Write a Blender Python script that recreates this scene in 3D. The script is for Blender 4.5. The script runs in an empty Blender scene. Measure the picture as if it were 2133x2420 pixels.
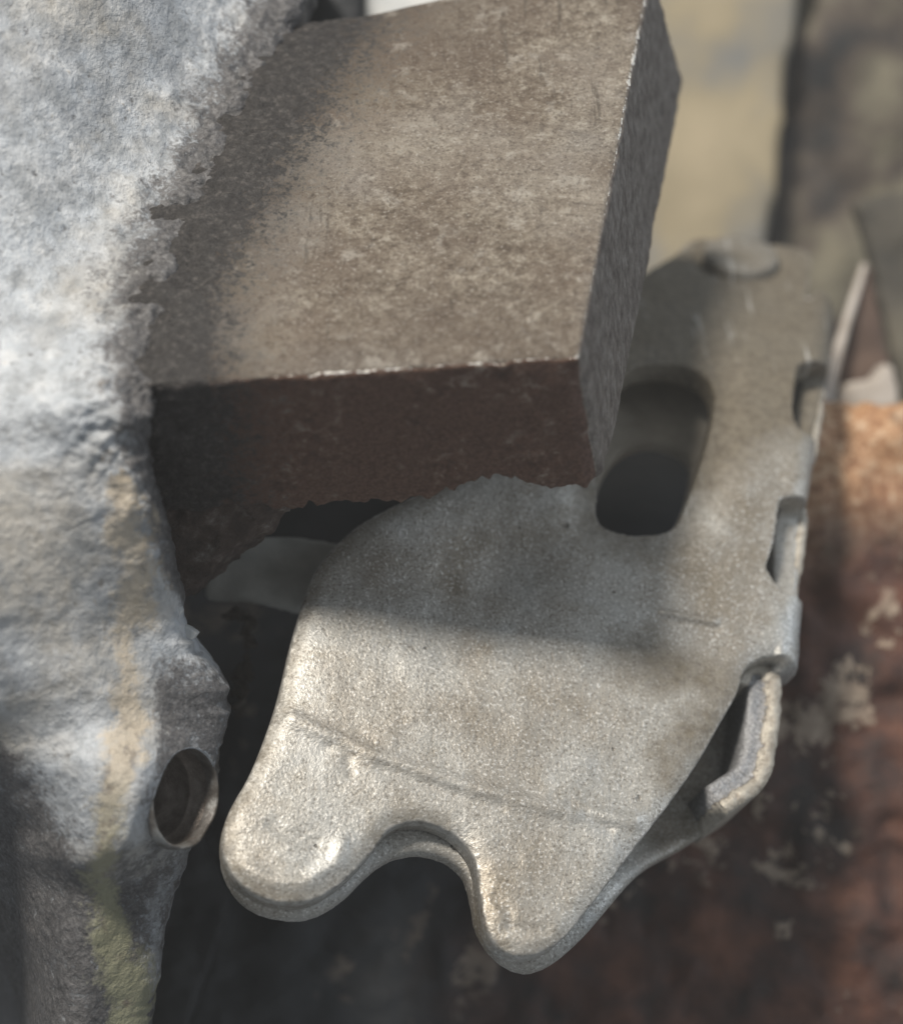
import bpy, bmesh, math
import numpy as np
from mathutils import Matrix, Vector

# ------------------------------------------------------------------ camera, world, lamps
# Everything is designed in millimetres in a frame aligned with the view (x right, y up in the picture,
# z towards the viewer, z = 0 is 200 mm from the lens) and turned into a gravity aligned world (metres).
PITCH = 50.0
RX = np.array(Matrix.Rotation(math.radians(90 - PITCH), 3, 'X'))
ORG = np.array([0.0, 0.0, 0.16])
D0, K = 200.0, 0.045
def W(p):
    return (np.asarray(p, float) * 0.001) @ RX.T + ORG
def WV(p):
    return Vector(W(p))
def proj(p):
    p = np.asarray(p, float); q = D0 / (D0 - p[..., 2]) / K
    return np.stack([1066.5 + p[..., 0] * q, 1210 - p[..., 1] * q], -1)
def unproj(u, v, z):
    k = K * (D0 - z) / D0
    return np.stack([(np.asarray(u, float) - 1066.5) * k, -(np.asarray(v, float) - 1210) * k, z + 0 * np.asarray(u, float)], -1)

sc = bpy.context.scene
COL = sc.collection
cam = bpy.data.cameras.new('camera'); camo = bpy.data.objects.new('camera', cam); COL.objects.link(camo)
camo.location = WV((0, 0, D0)); camo.rotation_euler = (math.radians(90 - PITCH), 0, 0)
cam.sensor_fit = 'HORIZONTAL'; cam.sensor_width = 36; cam.lens = 75.0
cam.clip_start = 0.005; cam.clip_end = 20
cam.dof.use_dof = True; cam.dof.focus_distance = 0.185; cam.dof.aperture_fstop = 17
sc.camera = camo

wd = bpy.data.worlds.new('World'); sc.world = wd; wd.use_nodes = True
wd.node_tree.nodes['Background'].inputs[0].default_value = (0.86, 0.93, 1.0, 1)
wd.node_tree.nodes['Background'].inputs[1].default_value = 0.25

def area(name, pos, target, size, power, col, size_y=None, spread=180):
    l = bpy.data.lights.new(name, 'AREA'); l.shape = 'DISK' if size_y is None else 'RECTANGLE'
    l.size = size
    if size_y: l.size_y = size_y
    l.energy = power; l.color = col
    o = bpy.data.objects.new(name, l); COL.objects.link(o)
    a, b = WV(pos), WV(target)
    o.location = a; o.rotation_euler = (b - a).to_track_quat('-Z', 'Y').to_euler()
    l.spread = math.radians(spread)
    return o
Ldir = np.array([-0.25, 0.68, 0.69]); Ldir /= np.linalg.norm(Ldir)
area('key_lamp', Ldir * 520, (4, 4, 0), 0.075, 3.55, (1.0, 0.94, 0.85))
area('cool_lamp', (225, 75, 45), (-30, 25, 15), 0.10, .06, (0.78, 0.88, 1.0), spread=120)

sc.view_settings.view_transform = 'Standard'; sc.view_settings.look = 'None'
sc.view_settings.exposure = 0.0; sc.view_settings.gamma = 1.0
sc.view_settings.use_curve_mapping = False
sc.cycles.max_bounces = 6

# ------------------------------------------------------------------ noise
def _h(ix, iy, iz, seed):
    with np.errstate(over='ignore'):
        h = (ix.astype(np.uint32) * np.uint32(374761393) + iy.astype(np.uint32) * np.uint32(668265263)
             + iz.astype(np.uint32) * np.uint32(2147483647 & 1274126177) + np.uint32(seed * 7919 + 13))
        h = (h ^ (h >> np.uint32(13))) * np.uint32(1274126177)
        h = (h ^ (h >> np.uint32(15))) * np.uint32(2246822519)
        h = h ^ (h >> np.uint32(16))
    return h.astype(np.float64) / 4294967295.0 * 2 - 1
def vnoise(p, seed=0):
    p = np.asarray(p, float); i = np.floor(p).astype(np.int64); f = p - i
    w = f * f * f * (f * (f * 6 - 15) + 10); r = 0
    for dx in (0, 1):
        for dy in (0, 1):
            for dz in (0, 1):
                c = _h(i[:, 0] + dx, i[:, 1] + dy, i[:, 2] + dz, seed)
                r = r + c * (w[:, 0] if dx else 1 - w[:, 0]) * (w[:, 1] if dy else 1 - w[:, 1]) * (w[:, 2] if dz else 1 - w[:, 2])
    return r
def fbm(p, scale, octv=4, seed=0, gain=0.5):
    p = np.asarray(p, float) / scale; a, r, n = 1.0, 0, 0
    for o in range(octv):
        r = r + a * vnoise(p * (2.03 ** o) + 17.3 * o, seed + o); n += a; a *= gain
    return r / n
def sstep(a, b, x):
    t = np.clip((np.asarray(x, float) - a) / (b - a), 0, 1); return t * t * (3 - 2 * t)

# ------------------------------------------------------------------ object helpers
def mesh_obj(name, verts_mm, faces, mat, parent=None, smooth=True, attrs=None):
    me = bpy.data.meshes.new(name)
    v = W(verts_mm)
    off = np.array(parent.location) if parent is not None else v.mean(0)
    me.from_pydata((v - off).tolist(), [], faces if isinstance(faces, list) else faces.tolist())
    me.update()
    if smooth: me.polygons.foreach_set('use_smooth', [True] * len(me.polygons))
    for k, a in (attrs or {}).items():
        at = me.attributes.new(k, 'FLOAT', 'POINT'); at.data.foreach_set('value', np.asarray(a, np.float32))
    me.materials.append(mat)
    o = bpy.data.objects.new(name, me); COL.objects.link(o)
    if parent is not None: o.parent = parent
    else: o.location = Vector(off)
    return o
def tag(o, label, cat=None, kind=None, group=None):
    if label: o['label'] = label
    if cat: o['category'] = cat
    if kind: o['kind'] = kind
    if group: o['group'] = group
    return o
def thing(name, loc_mm, label, cat):
    o = bpy.data.objects.new(name, None); COL.objects.link(o); o.location = WV(loc_mm)
    o.empty_display_size = 0.01
    return tag(o, label, cat)

def chaikin(p, n=2, closed=True):
    p = np.asarray(p, float)
    for _ in range(n):
        q = np.roll(p, -1, 0) if closed else p[1:]
        b = p if closed else p[:-1]
        r = np.empty((2 * len(b), p.shape[1])); r[0::2] = .75 * b + .25 * q; r[1::2] = .25 * b + .75 * q
        if not closed: r = np.vstack([p[:1], r, p[-1:]])
        p = r
    return p
def seg_dist(pts, line, closed=False):
    line = np.asarray(line, float); a = line if closed else line[:-1]
    b = np.roll(line, -1, 0) if closed else line[1:]
    best = np.full(len(pts), 1e9)
    for A, B in zip(a, b):
        d = B - A; L = max(d @ d, 1e-12); t = np.clip(((pts - A) @ d) / L, 0, 1)
        best = np.minimum(best, np.linalg.norm(pts - (A + t[:, None] * d), axis=1))
    return best
def inside(pts, poly):
    x, y = pts[:, 0], pts[:, 1]; r = np.zeros(len(pts), bool)
    for A, B in zip(poly, np.roll(poly, -1, 0)):
        c = ((A[1] > y) != (B[1] > y))
        with np.errstate(divide='ignore', invalid='ignore'):
            xi = (B[0] - A[0]) * (y - A[1]) / (B[1] - A[1]) + A[0]
        r ^= c & (x < xi)
    return r
def remeshed(bm, voxel, smooth_it):
    me = bpy.data.meshes.new('tmp'); bm.to_mesh(me); bm.free()
    o = bpy.data.objects.new('tmp', me); COL.objects.link(o)
    m = o.modifiers.new('r', 'REMESH'); m.mode = 'VOXEL'; m.voxel_size = voxel
    if smooth_it:
        s = o.modifiers.new('s', 'SMOOTH'); s.iterations = smooth_it; s.factor = 0.5
    dg = bpy.context.evaluated_depsgraph_get(); ev = o.evaluated_get(dg); r = ev.to_mesh()
    n = len(r.vertices); co = np.empty(n * 3); r.vertices.foreach_get('co', co)
    F = [tuple(p.vertices) for p in r.polygons]
    ev.to_mesh_clear(); bpy.data.objects.remove(o); bpy.data.meshes.remove(me)
    return co.reshape(-1, 3), F
def sheet(outline, holes, h0, h1, voxel=0.4, smooth_it=4):
    bm = bmesh.new()
    for loop in [outline] + list(holes):
        vs = [bm.verts.new((x, y, h0)) for x, y in loop]
        for i in range(len(vs)): bm.edges.new((vs[i], vs[(i + 1) % len(vs)]))
    bmesh.ops.triangle_fill(bm, edges=bm.edges[:], use_beauty=True)
    r = bmesh.ops.extrude_face_region(bm, geom=bm.faces[:])
    bmesh.ops.translate(bm, vec=(0, 0, h1 - h0), verts=[g for g in r['geom'] if isinstance(g, bmesh.types.BMVert)])
    bmesh.ops.recalc_face_normals(bm, faces=bm.faces[:])
    return remeshed(bm, voxel, smooth_it)

# ------------------------------------------------------------------ materials
class NT:
    def __init__(s, name):
        s.m = bpy.data.materials.new(name); s.m.use_nodes = True; s.t = s.m.node_tree
        s.b = s.t.nodes['Principled BSDF']; s.tc = s.t.nodes.new('ShaderNodeTexCoord')
    def n(s, typ, **kw):
        x = s.t.nodes.new(typ)
        for k, v in kw.items():
            if k.startswith('_'): setattr(x, k[1:], v)
            else:
                s.link(v, x.inputs[k if not k.isdigit() else int(k)])
        return x
    def link(s, v, sock):
        if isinstance(v, bpy.types.NodeSocket): s.t.links.new(v, sock)
        else: sock.default_value = v
    def noise(s, mm, detail=4, rough=0.55, dist=0.0, stretch=None, off=0.0):
        vec = s.tc.outputs['Object']
        if stretch or off:
            mp = s.n('ShaderNodeMapping', Vector=vec); mp.inputs['Scale'].default_value = stretch or (1, 1, 1)
            mp.inputs['Location'].default_value = (off, off * .7, off * .3); vec = mp.outputs[0]
        x = s.n('ShaderNodeTexNoise', Vector=vec, Scale=1000.0 / mm, Detail=float(detail), Roughness=rough, Distortion=dist)
        return x.outputs['Fac']
    def voro(s, mm, feature='F1', rnd=1.0):
        x = s.n('ShaderNodeTexVoronoi', Vector=s.tc.outputs['Object'], Scale=1000.0 / mm, Randomness=rnd, _feature=feature)
        return x.outputs['Distance']
    def ramp(s, fac, stops, interp='LINEAR'):
        x = s.n('ShaderNodeValToRGB', Fac=fac); e = x.color_ramp.elements; x.color_ramp.interpolation = interp
        while len(e) > 1: e.remove(e[-1])
        for i, (p, c) in enumerate(stops):
            q = e[0] if i == 0 else e.new(p)
            q.position = p; q.color = (c, c, c, 1) if isinstance(c, (int, float)) else (*c, 1)
        return x.outputs[0]
    def mix(s, f, a, b):
        x = s.n('ShaderNodeMix', _data_type='RGBA')
        s.link(f, x.inputs[0])
        for v, i in ((a, 6), (b, 7)):
            s.link((*v, 1) if isinstance(v, tuple) and len(v) == 3 else v, x.inputs[i])
        return x.outputs[2]
    def math(s, op, a, b=0.0, c=0.0, clamp=False):
        x = s.t.nodes.new('ShaderNodeMath'); x.operation = op; x.use_clamp = clamp
        s.link(a, x.inputs[0]); s.link(b, x.inputs[1]); s.link(c, x.inputs[2]); return x.outputs[0]
    def attr(s, name):
        return s.n('ShaderNodeAttribute', _attribute_name=name).outputs['Fac']
    def bump(s, h, mm, strength=1.0, normal=None):
        x = s.n('ShaderNodeBump', Height=h, Strength=strength, Distance=mm * 0.001)
        if normal is not None: s.link(normal, x.inputs['Normal'])
        return x.outputs[0]
    def out(s, col, rough, metal=0.0, normal=None, spec=0.5):
        s.link((*col, 1) if isinstance(col, tuple) and len(col) == 3 else col, s.b.inputs['Base Color'])
        s.link(rough, s.b.inputs['Roughness']); s.link(metal, s.b.inputs['Metallic'])
        s.link(spec, s.b.inputs['Specular IOR Level'])
        if normal is not None: s.link(normal, s.b.inputs['Normal'])
        return s.m

def mat_lever():
    m = NT('dull_zinc_steel')
    big = m.noise(15, 5, 0.6); mid = m.noise(3.0, 5, 0.65, off=.3); grain = m.noise(0.29, 2, 0.6); g2 = m.noise(0.8, 3, .6, off=.7)
    c = m.ramp(big, [(0.30, (.27, .23, .175)), (0.42, (.375, .345, .30)), (0.56, (.455, .44, .405)), (0.70, (.42, .425, .415))])
    c = m.mix(m.ramp(mid, [(0.53, 0.0), (0.74, .5)]), c, (.22, .185, .135))
    c = m.mix(m.ramp(grain, [(0.32, .60), (0.45, 0.0)]), c, (.12, .10, .08))
    c = m.mix(m.ramp(grain, [(0.58, 0.0), (0.68, .75)]), c, (.80, .78, .74))
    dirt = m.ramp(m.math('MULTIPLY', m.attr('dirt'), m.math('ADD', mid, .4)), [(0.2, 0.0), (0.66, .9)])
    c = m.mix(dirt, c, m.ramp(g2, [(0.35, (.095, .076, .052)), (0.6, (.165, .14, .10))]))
    pits = m.ramp(m.noise(1.6, 2, .5, off=1.9), [(0.215, .8), (0.26, 0.0)])
    c = m.mix(pits, c, (.07, .055, .04))
    # dry scuffs running along the lever and bright rubbed edges
    scf = m.math('MULTIPLY', m.ramp(m.noise(1.1, 3, .6, stretch=(1, .10, .10), off=3.3), [(0.60, 0.0), (0.68, .5)]), m.ramp(big, [(0.45, 0.0), (0.6, 1.0)]))
    c = m.mix(scf, c, (.62, .61, .58))
    ed = m.ramp(m.math('ADD', m.attr('rub'), m.math('MULTIPLY', m.math('SUBTRACT', g2, .5), 1.6)), [(0.5, 0.0), (0.9, .5)])
    c = m.mix(ed, c, (.60, .585, .55))
    nb = m.bump(grain, .09, .7); nb = m.bump(g2, .10, .45, nb); nb = m.bump(pits, -.25, .6, nb); nb = m.bump(m.noise(5, 3, off=.5), .45, .5, nb)
    rg = m.math('SUBTRACT', m.ramp(g2, [(0.3, .58), (0.7, .46)]), m.math('MULTIPLY', ed, .04))
    rg = m.math('ADD', rg, m.math('MULTIPLY', dirt, .15))
    return m.out(c, rg, m.math('SUBTRACT', .66, m.math('MULTIPLY', dirt, .6)), nb)
def mat_sheared():
    m = NT('sheared_steel_edge')
    a = m.noise(1.0, 5, .65); b = m.noise(.3, 3)
    f = m.math('ADD', m.attr('band'), m.math('MULTIPLY', m.math('SUBTRACT', a, .5), .5))
    torn = m.ramp(b, [(0.35, (.20, .20, .20)), (0.6, (.36, .36, .37)), (0.7, (.55, .55, .55))])
    cut = m.ramp(a, [(0.35, (.32, .28, .23)), (0.6, (.52, .48, .41))])
    c = m.mix(m.ramp(f, [(0.0, 0.0), (0.05, 1.0)]), torn, cut)
    c = m.mix(m.math('MULTIPLY', m.ramp(f, [(0.0, 0.0), (0.03, 1.0)]), m.ramp(f, [(0.03, .8), (0.07, 0.0)])), c, (.08, .065, .05))
    return m.out(c, .5, .4, m.bump(a, .35, .7, m.bump(b, .15, .8)))
def mat_block():
    m = NT('brown_oxidised_steel')
    big = m.noise(9, 5, .6); mid = m.noise(1.25, 6, .72, 0.3); fine = m.noise(.36, 4, .7); fine2 = m.noise(.5, 3, .6, stretch=(1, .35, 1), off=.2)
    c = m.ramp(mid, [(0.34, (.08, .06, .043)), (0.47, (.17, .138, .104)), (0.57, (.24, .205, .162)), (0.70, (.44, .40, .335))])
    c = m.mix(m.ramp(big, [(0.42, 0.0), (0.66, .6)]), c, (.13, .095, .07))
    c = m.mix(m.ramp(m.noise(13, 3, .5, off=.9), [(0.5, 0.0), (0.68, .3)]), c, (.23, .23, .23))
    vary = m.noise(24, 3, .55, off=4.1)
    c = m.mix(m.ramp(vary, [(0.36, .6), (0.54, 0.0)]), c, (.105, .08, .06))
    c = m.mix(m.ramp(vary, [(0.55, 0.0), (0.72, .5)]), c, (.34, .31, .27))
    c = m.mix(m.ramp(m.noise(4.0, 5, .7, off=5.0), [(0.57, 0.0), (0.66, .55)]), c, (.40, .37, .325))
    scr = m.noise(.7, 2, .5, stretch=(1, .06, 1), off=.15)
    c = m.mix(m.math('MULTIPLY', m.ramp(scr, [(0.62, 0.0), (0.68, .6)]), m.ramp(m.noise(8, 3, off=6.), [(0.5, 0.0), (0.6, 1.0)])), c, (.08, .065, .05))
    c = m.mix(m.ramp(fine, [(0.36, .6), (0.46, 0.0)]), c, (.06, .045, .035))
    c = m.mix(m.ramp(fine, [(0.57, 0.0), (0.70, .7)]), c, (.50, .47, .42))
    # front face: dark red-brown scale; right face: greyer sawn scale
    fr = m.attr('front')
    red = m.ramp(mid, [(0.35, (.055, .029, .021)), (0.52, (.145, .075, .050)), (0.58, (.22, .15, .115)), (0.67, (.42, .36, .30))])
    red = m.mix(m.ramp(m.noise(6, 4, .6, off=1.7), [(0.42, .85), (0.54, 0.0)]), m.ramp(fine, [(0.35, (.085, .044, .031)), (0.65, (.18, .098, .068))]), red)
    c = m.mix(fr, c, red)
    side = m.ramp(m.noise(1.1, 5, .7, stretch=(1, .8, .7), off=.4), [(0.34, (.07, .052, .042)), (0.5, (.155, .13, .11)), (0.68, (.27, .24, .21))])
    c = m.mix(m.attr('side'), c, side)
    gr = m.attr('grime_shade')  # dark joint colour: grime, plus the shadow band painted beside the wall
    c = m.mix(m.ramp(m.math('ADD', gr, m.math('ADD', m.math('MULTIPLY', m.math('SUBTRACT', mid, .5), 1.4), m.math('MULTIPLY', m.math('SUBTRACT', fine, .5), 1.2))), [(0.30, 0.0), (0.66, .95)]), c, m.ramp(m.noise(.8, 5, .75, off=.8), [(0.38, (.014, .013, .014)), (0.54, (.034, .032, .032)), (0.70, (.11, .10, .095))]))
    # bare bright metal worn along the two top arrises
    wr = m.attr('wear'); wn = m.noise(.8, 3, .7, off=2.1)
    wf = m.math('LESS_THAN', wr, m.math('MULTIPLY', m.ramp(wn, [(0.47, 0.0), (0.66, 1.0)]), m.attr('wearmax')))
    c = m.mix(wf, c, (.85, .82, .76))
    nb = m.bump(mid, .6, .75); nb = m.bump(fine, .20, .9, nb); nb = m.bump(fine2, .15, .6, nb)
    met = m.math('MAXIMUM', wf, .12)
    rg = m.math('SUBTRACT', m.ramp(fine, [(0.35, .75), (0.7, .42)]), m.math('MULTIPLY', wf, .2))
    return m.out(c, rg, met, nb)
def mat_rough_rust(name='scaly_dark_rust'):
    m = NT(name)
    a = m.noise(2.2, 6, .7); b = m.noise(.5, 4, .7)
    c = m.ramp(a, [(0.35, (.04, .028, .024)), (0.52, (.075, .05, .04)), (0.62, (.14, .115, .10)), (0.72, (.28, .26, .25))])
    return m.out(c, .7, .05, m.bump(a, .7, .8, m.bump(b, .25, .8)))
def mat_cast():
    m = NT('oxidised_cast_alloy')
    big = m.noise(11, 5, .6); mid = m.noise(2.4, 6, .7); fine = m.noise(.55, 4, .7); pit = m.noise(1.2, 4, .6, off=.6)
    c = m.ramp(big, [(0.32, (.33, .345, .365)), (0.5, (.455, .485, .52)), (0.68, (.55, .56, .57))])
    c = m.mix(m.ramp(mid, [(0.36, .75), (0.5, 0.0)]), c, (.26, .27, .28))
    c = m.mix(m.ramp(mid, [(0.54, 0.0), (0.70, .7)]), c, (.64, .67, .70))
    c = m.mix(m.ramp(pit, [(0.30, .85), (0.38, 0.0)]), c, (.13, .13, .135))
    c = m.mix(m.ramp(m.noise(20, 4, .6, off=1.3), [(0.52, 0.0), (0.66, .6)]), c, (.40, .355, .285))
    ver = m.noise(3.0, 5, .65, stretch=(1, 1, .22), off=2.2)
    c = m.mix(m.ramp(ver, [(0.36, .6), (0.48, 0.0)]), c, (.24, .255, .27))
    c = m.mix(m.ramp(ver, [(0.56, 0.0), (0.68, .55)]), c, (.66, .67, .68))
    gr = m.attr('grime_shade')  # grime colour that also paints shade at the joint and lower left
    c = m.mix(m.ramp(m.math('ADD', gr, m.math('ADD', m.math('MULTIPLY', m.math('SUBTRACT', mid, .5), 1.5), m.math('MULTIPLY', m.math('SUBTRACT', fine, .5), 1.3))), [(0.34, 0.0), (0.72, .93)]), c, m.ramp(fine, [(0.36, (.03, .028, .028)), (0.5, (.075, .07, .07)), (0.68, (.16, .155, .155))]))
    st = m.attr('streak')
    tanc = m.mix(m.attr('yellow'), (.50, .42, .31), (.33, .325, .21))
    tanc = m.mix(m.ramp(mid, [(0.36, .8), (0.46, 0.0)]), tanc, (.17, .13, .09))
    c = m.mix(m.ramp(m.math('ADD', m.math('ADD', st, m.math('MULTIPLY', m.math('SUBTRACT', mid, .5), 1.3)), m.math('ADD', m.math('MULTIPLY', m.math('SUBTRACT', ver, .5), 1.3), m.math('MULTIPLY', m.math('SUBTRACT', fine, .5), .6))), [(0.36, 0.0), (0.52, .35), (0.72, .75)]), c, tanc)
    nb = m.bump(mid, .5, .6); nb = m.bump(pit, .5, .7, nb); nb = m.bump(fine, .22, .8, nb)
    return m.out(c, m.ramp(fine, [(0.3, .75), (0.7, .5)]), .12, nb)
def mat_rust_plate():
    m = NT('flaking_rusty_paint')
    big = m.noise(22, 5, .6); mid = m.noise(7, 7, .68, .4); fine = m.noise(1.2, 5, .7)
    c = m.ramp(m.noise(9, 5, .6, off=.4), [(0.35, (.022, .014, .012)), (0.50, (.070, .029, .019)), (0.66, (.15, .06, .034))])
    up = m.attr('lit_orange')  # brighter orange where the plate's top is painted as lit
    c = m.mix(up, c, m.ramp(fine, [(0.35, (.26, .115, .055)), (0.52, (.55, .31, .16)), (0.68, (.80, .62, .44))]))
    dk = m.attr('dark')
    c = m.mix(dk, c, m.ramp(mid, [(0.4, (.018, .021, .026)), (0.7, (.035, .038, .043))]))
    fl = m.math('MULTIPLY', m.ramp(m.math('ADD', mid, m.math('MULTIPLY', m.math('SUBTRACT', fine, .5), .18)), [(0.55, 0.0), (0.565, 1.0)]), m.ramp(big, [(0.51, 0.0), (0.55, 1.0)]))
    c = m.mix(m.math('MULTIPLY', m.math('MULTIPLY', fl, m.math('SUBTRACT', 1.0, m.math('MULTIPLY', dk, .55))), .8), c, m.ramp(fine, [(0.35, (.26, .195, .145)), (0.65, (.46, .37, .28))]))
    return m.out(c, .6, 0.0, m.bump(fl, .25, .6, m.bump(fine, .5, .7)))
def mat_simple(name, cols, mm, rough=.6, metal=0.0, bump_mm=.3, detail=5):
    m = NT(name); a = m.noise(mm, detail, .6); b = m.noise(mm * .18, 4, .65)
    n = len(cols); c = m.ramp(a, [(0.34 + .32 * i / max(n - 1, 1), q) for i, q in enumerate(cols)])
    return m.out(c, rough, metal, m.bump(b, bump_mm, .6))

M_LEVER, M_SHEAR, M_BLOCK, M_RUST, M_CAST, M_PLATE = mat_lever(), mat_sheared(), mat_block(), mat_rough_rust(), mat_cast(), mat_rust_plate()
M_INNER = mat_simple('dusty_inner_steel', [(.26, .23, .185), (.36, .32, .26)], 3, .7, 0)
M_WING = mat_simple('dull_grey_steel', [(.33, .33, .305), (.46, .46, .425)], 3, .6, .1, .15)
M_LIP = mat_simple('grey_machined_lip', [(.07, .062, .055), (.13, .12, .11), (.26, .26, .25)], 1.8, .5, .3, .12)
M_BORE = mat_simple('brown_bore_steel', [(.09, .07, .058), (.20, .175, .155)], 1.5, .4, .5, .1)
M_BEIGE = mat_simple('worn_beige_paint', [(.22, .215, .20), (.34, .285, .19), (.42, .35, .235)], 26, .7, 0, .2, 3)
M_MOTTLE = mat_simple('mottled_dark_casting', [(.035, .035, .036), (.10, .08, .065), (.20, .18, .13), (.30, .26, .19)], 18, .75, 0, .8)
M_PALE = mat_simple('pale_dusty_metal', [(.42, .36, .30), (.60, .54, .48)], 4, .6, .1)
M_BROWN = mat_simple('brown_rust', [(.07, .045, .035), (.14, .09, .065)], 8, .7)
M_OLIVE = mat_simple('dull_olive_paint', [(.045, .042, .036), (.10, .088, .068), (.17, .15, .11)], 22, .7)
M_BLACK = mat_simple('blue_black_paint', [(.015, .018, .023), (.035, .038, .042)], 12, .5)
M_WHITE = mat_simple('pale_grey_alloy', [(.45, .47, .48), (.6, .6, .58)], 6, .6)
M_DUST = mat_simple('brown_dust', [(.06, .05, .042), (.14, .12, .10)], .6, .9)

# corners of the steel block's top face (shared by the housing's fillet)
B_FR, B_FL = unproj(1368, 842, 33.5), unproj(250, 918, 33.0)
B_BR, B_BL = unproj(1540, -75, -2.5), unproj(330, 60, -1.0)
_bn = np.cross(B_FR - B_FL, B_BR - B_FL); _bn /= np.linalg.norm(_bn)
def block_top_z(u, v):
    # depth of the block's top plane along the ray through a picture point
    d = np.stack([(np.asarray(u, float) - 1066.5) * K, -(np.asarray(v, float) - 1210) * K, np.full_like(np.asarray(u, float), -D0)], -1)
    t = ((B_FL - np.array([0, 0, D0])) @ _bn) / (d @ _bn)
    return D0 - D0 * t

# ------------------------------------------------------------------ cast housing (left)
HE = np.array([(-260, 760), (-100, 705), (0, 665), (100, 620), (200, 570), (300, 525), (400, 475), (500, 425), (600, 380), (700, 342), (800, 332),
               (900, 326), (1000, 338), (1100, 352), (1200, 378), (1300, 400), (1421, 424), (1466, 420), (1510, 432), (1568, 482), (1634, 528),
               (1688, 540), (1750, 524), (1850, 512), (1950, 486), (2010, 440), (2120, 402), (2220, 378), (2330, 368), (2420, 352), (2600, 330), (2760, 320)], float)
HZ = np.array([(-260, -8), (0, 2), (300, 14), (600, 25), (850, 33), (950, 34), (1200, 30), (1421, 24), (1700, 19), (2000, 18), (2420, 16), (2760, 14)], float)
def build_housing():
    root = thing('cast_housing', unproj(200, 1300, 10), 'rough blue-grey cast metal housing wall filling the left side', 'housing')
    nv = 620
    vs = np.linspace(-260, 2760, nv)
    ue = np.interp(vs, HE[:, 0], HE[:, 1]); ze = np.interp(vs, HZ[:, 0], HZ[:, 1])
    jit = 9 * vnoise(np.stack([vs / 37, 0 * vs, 0 * vs], 1), 5) * sstep(1350, 1450, vs) * (1 - .7 * sstep(1720, 1800, vs)) + 4 * vnoise(np.stack([vs / 13, 0 * vs, 0 * vs], 1), 6)
    wt = 1 - sstep(800, 1060, vs)                    # where the wall runs out over the block
    ue = ue + 55 * wt
    ze = (1 - wt) * ze + wt * (block_top_z(ue, vs) + .15)
    E = unproj(ue, vs, ze)
    # cross profile: (inwards offset a to the left, dz) from hidden back round the rim and out over the face
    prof = np.array([(26, -46), (10, -44), (4.5, -30), (2.2, -16), (.6, -7), (0, -3), (.35, -1), (1.4, .4), (3.2, 1.7), (6, 3.8), (10, 6.8), (16, 11.2), (24, 17), (34, 23), (48, 31), (62, 38), (110, 62)], float)
    L = np.r_[0, np.cumsum(np.linalg.norm(np.diff(prof, axis=0), axis=1))]
    q = np.r_[np.linspace(0, L[5], 40, endpoint=False), np.linspace(L[5], L[12], 110, endpoint=False), np.linspace(L[12], L[-1], 90)]
    # smooth profile
    A = np.interp(q, L, prof[:, 0]); B = np.interp(q, L, prof[:, 1])
    for _ in range(10):
        A[1:-1] = .25 * A[:-2] + .5 * A[1:-1] + .25 * A[2:]; B[1:-1] = .25 * B[:-2] + .5 * B[1:-1] + .25 * B[2:]
    V, a_ = [], []
    vmm = vs * K
    P = np.empty((nv, len(q), 3))
    P[..., 0] = E[:, 0][:, None] - A[None]; P[..., 1] = E[:, 1][:, None]; 
    P[..., 0] += (jit * K)[:, None] * np.exp(-(A / 1.0))[None]
    concave = np.where(B > -1, np.where(A < 12, .5 * (A ** 2) / 24 * .9, B - 7.9 + 2.7) - B, 0)
    concave = np.where(B > -1, np.minimum(concave, 0), 0)
    for _ in range(60): concave[1:-1] = .25 * concave[:-2] + .5 * concave[1:-1] + .25 * concave[2:]
    zfar = np.interp(vs, [-260, 0, 500, 900, 1300, 1700, 2400, 2760], [9, 13, 20, 24.5, 24.5, 21, 16, 14])
    zfar = np.convolve(np.r_[[zfar[0]] * 40, zfar, [zfar[-1]] * 40], np.ones(81) / 81, 'valid')
    wA = (sstep(2.5, 20, A) * (B > -1))[None]
    zb = ze[:, None] * (1 - wA) + zfar[:, None] * wA
    bulge = sstep(5, 26, A)[None] * (-(np.clip(vs - 1440, 0, None) * K) ** 1.22 * .46)[:, None]  # wall shaped to turn away from the lamps, darkening the lower left
    top = sstep(0, 40, A)[None] * (-(np.clip(500 - vs, 0, None) * K) * .25)[:, None]
    # lower flange face near the bore stands out a little and is flatter
    fl = 2.2 * np.exp(-((vs - 1830) / 190) ** 2)[:, None] * np.exp(-((A - 4) / 4.5) ** 2)[None]
    rid = .25 * np.exp(-((A[None] - (9.5 + .0 * vs[:, None])) / 1.6) ** 2) * sstep(1350, 1600, vs)[:, None]
    wf = np.exp(-((vs - 1880) / 165) ** 4)[:, None]
    Bf = np.interp(A, [-1, 0, 6, 24, 90], [-1.6, 0, 9.6, 17, 48])
    Bx = np.where(B[None] > -1.2, (1 - wf) * B[None] + wf * np.maximum(Bf, B)[None], B[None] + 0 * wf)
    P[..., 2] = zb + Bx + concave[None] * (1 - sstep(560, 1420, vs))[:, None] + bulge + top + rid * (1 - wf)
    flat = P.reshape(-1, 3)
    n = fbm(flat, 12, 2, 3) * .5 + fbm(flat, 2.0, 4, 9) * .16
    near = np.tile(np.exp(-((A - 2) / 6) ** 2), nv) * np.repeat(1 - sstep(950, 1500, vs), len(q))
    n2 = (fbm(flat, 2.6, 4, 21) * 1.1 + fbm(flat, .9, 3, 24) * .5) * near
    nrm = np.cross(np.gradient(P, axis=0), np.gradient(P, axis=1)).reshape(-1, 3)
    nrm /= np.linalg.norm(nrm, axis=1)[:, None] + 1e-12
    if nrm[len(q) * 300 + 150, 2] < 0: nrm = -nrm
    flat = flat + nrm * (n + n2)[:, None]
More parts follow.
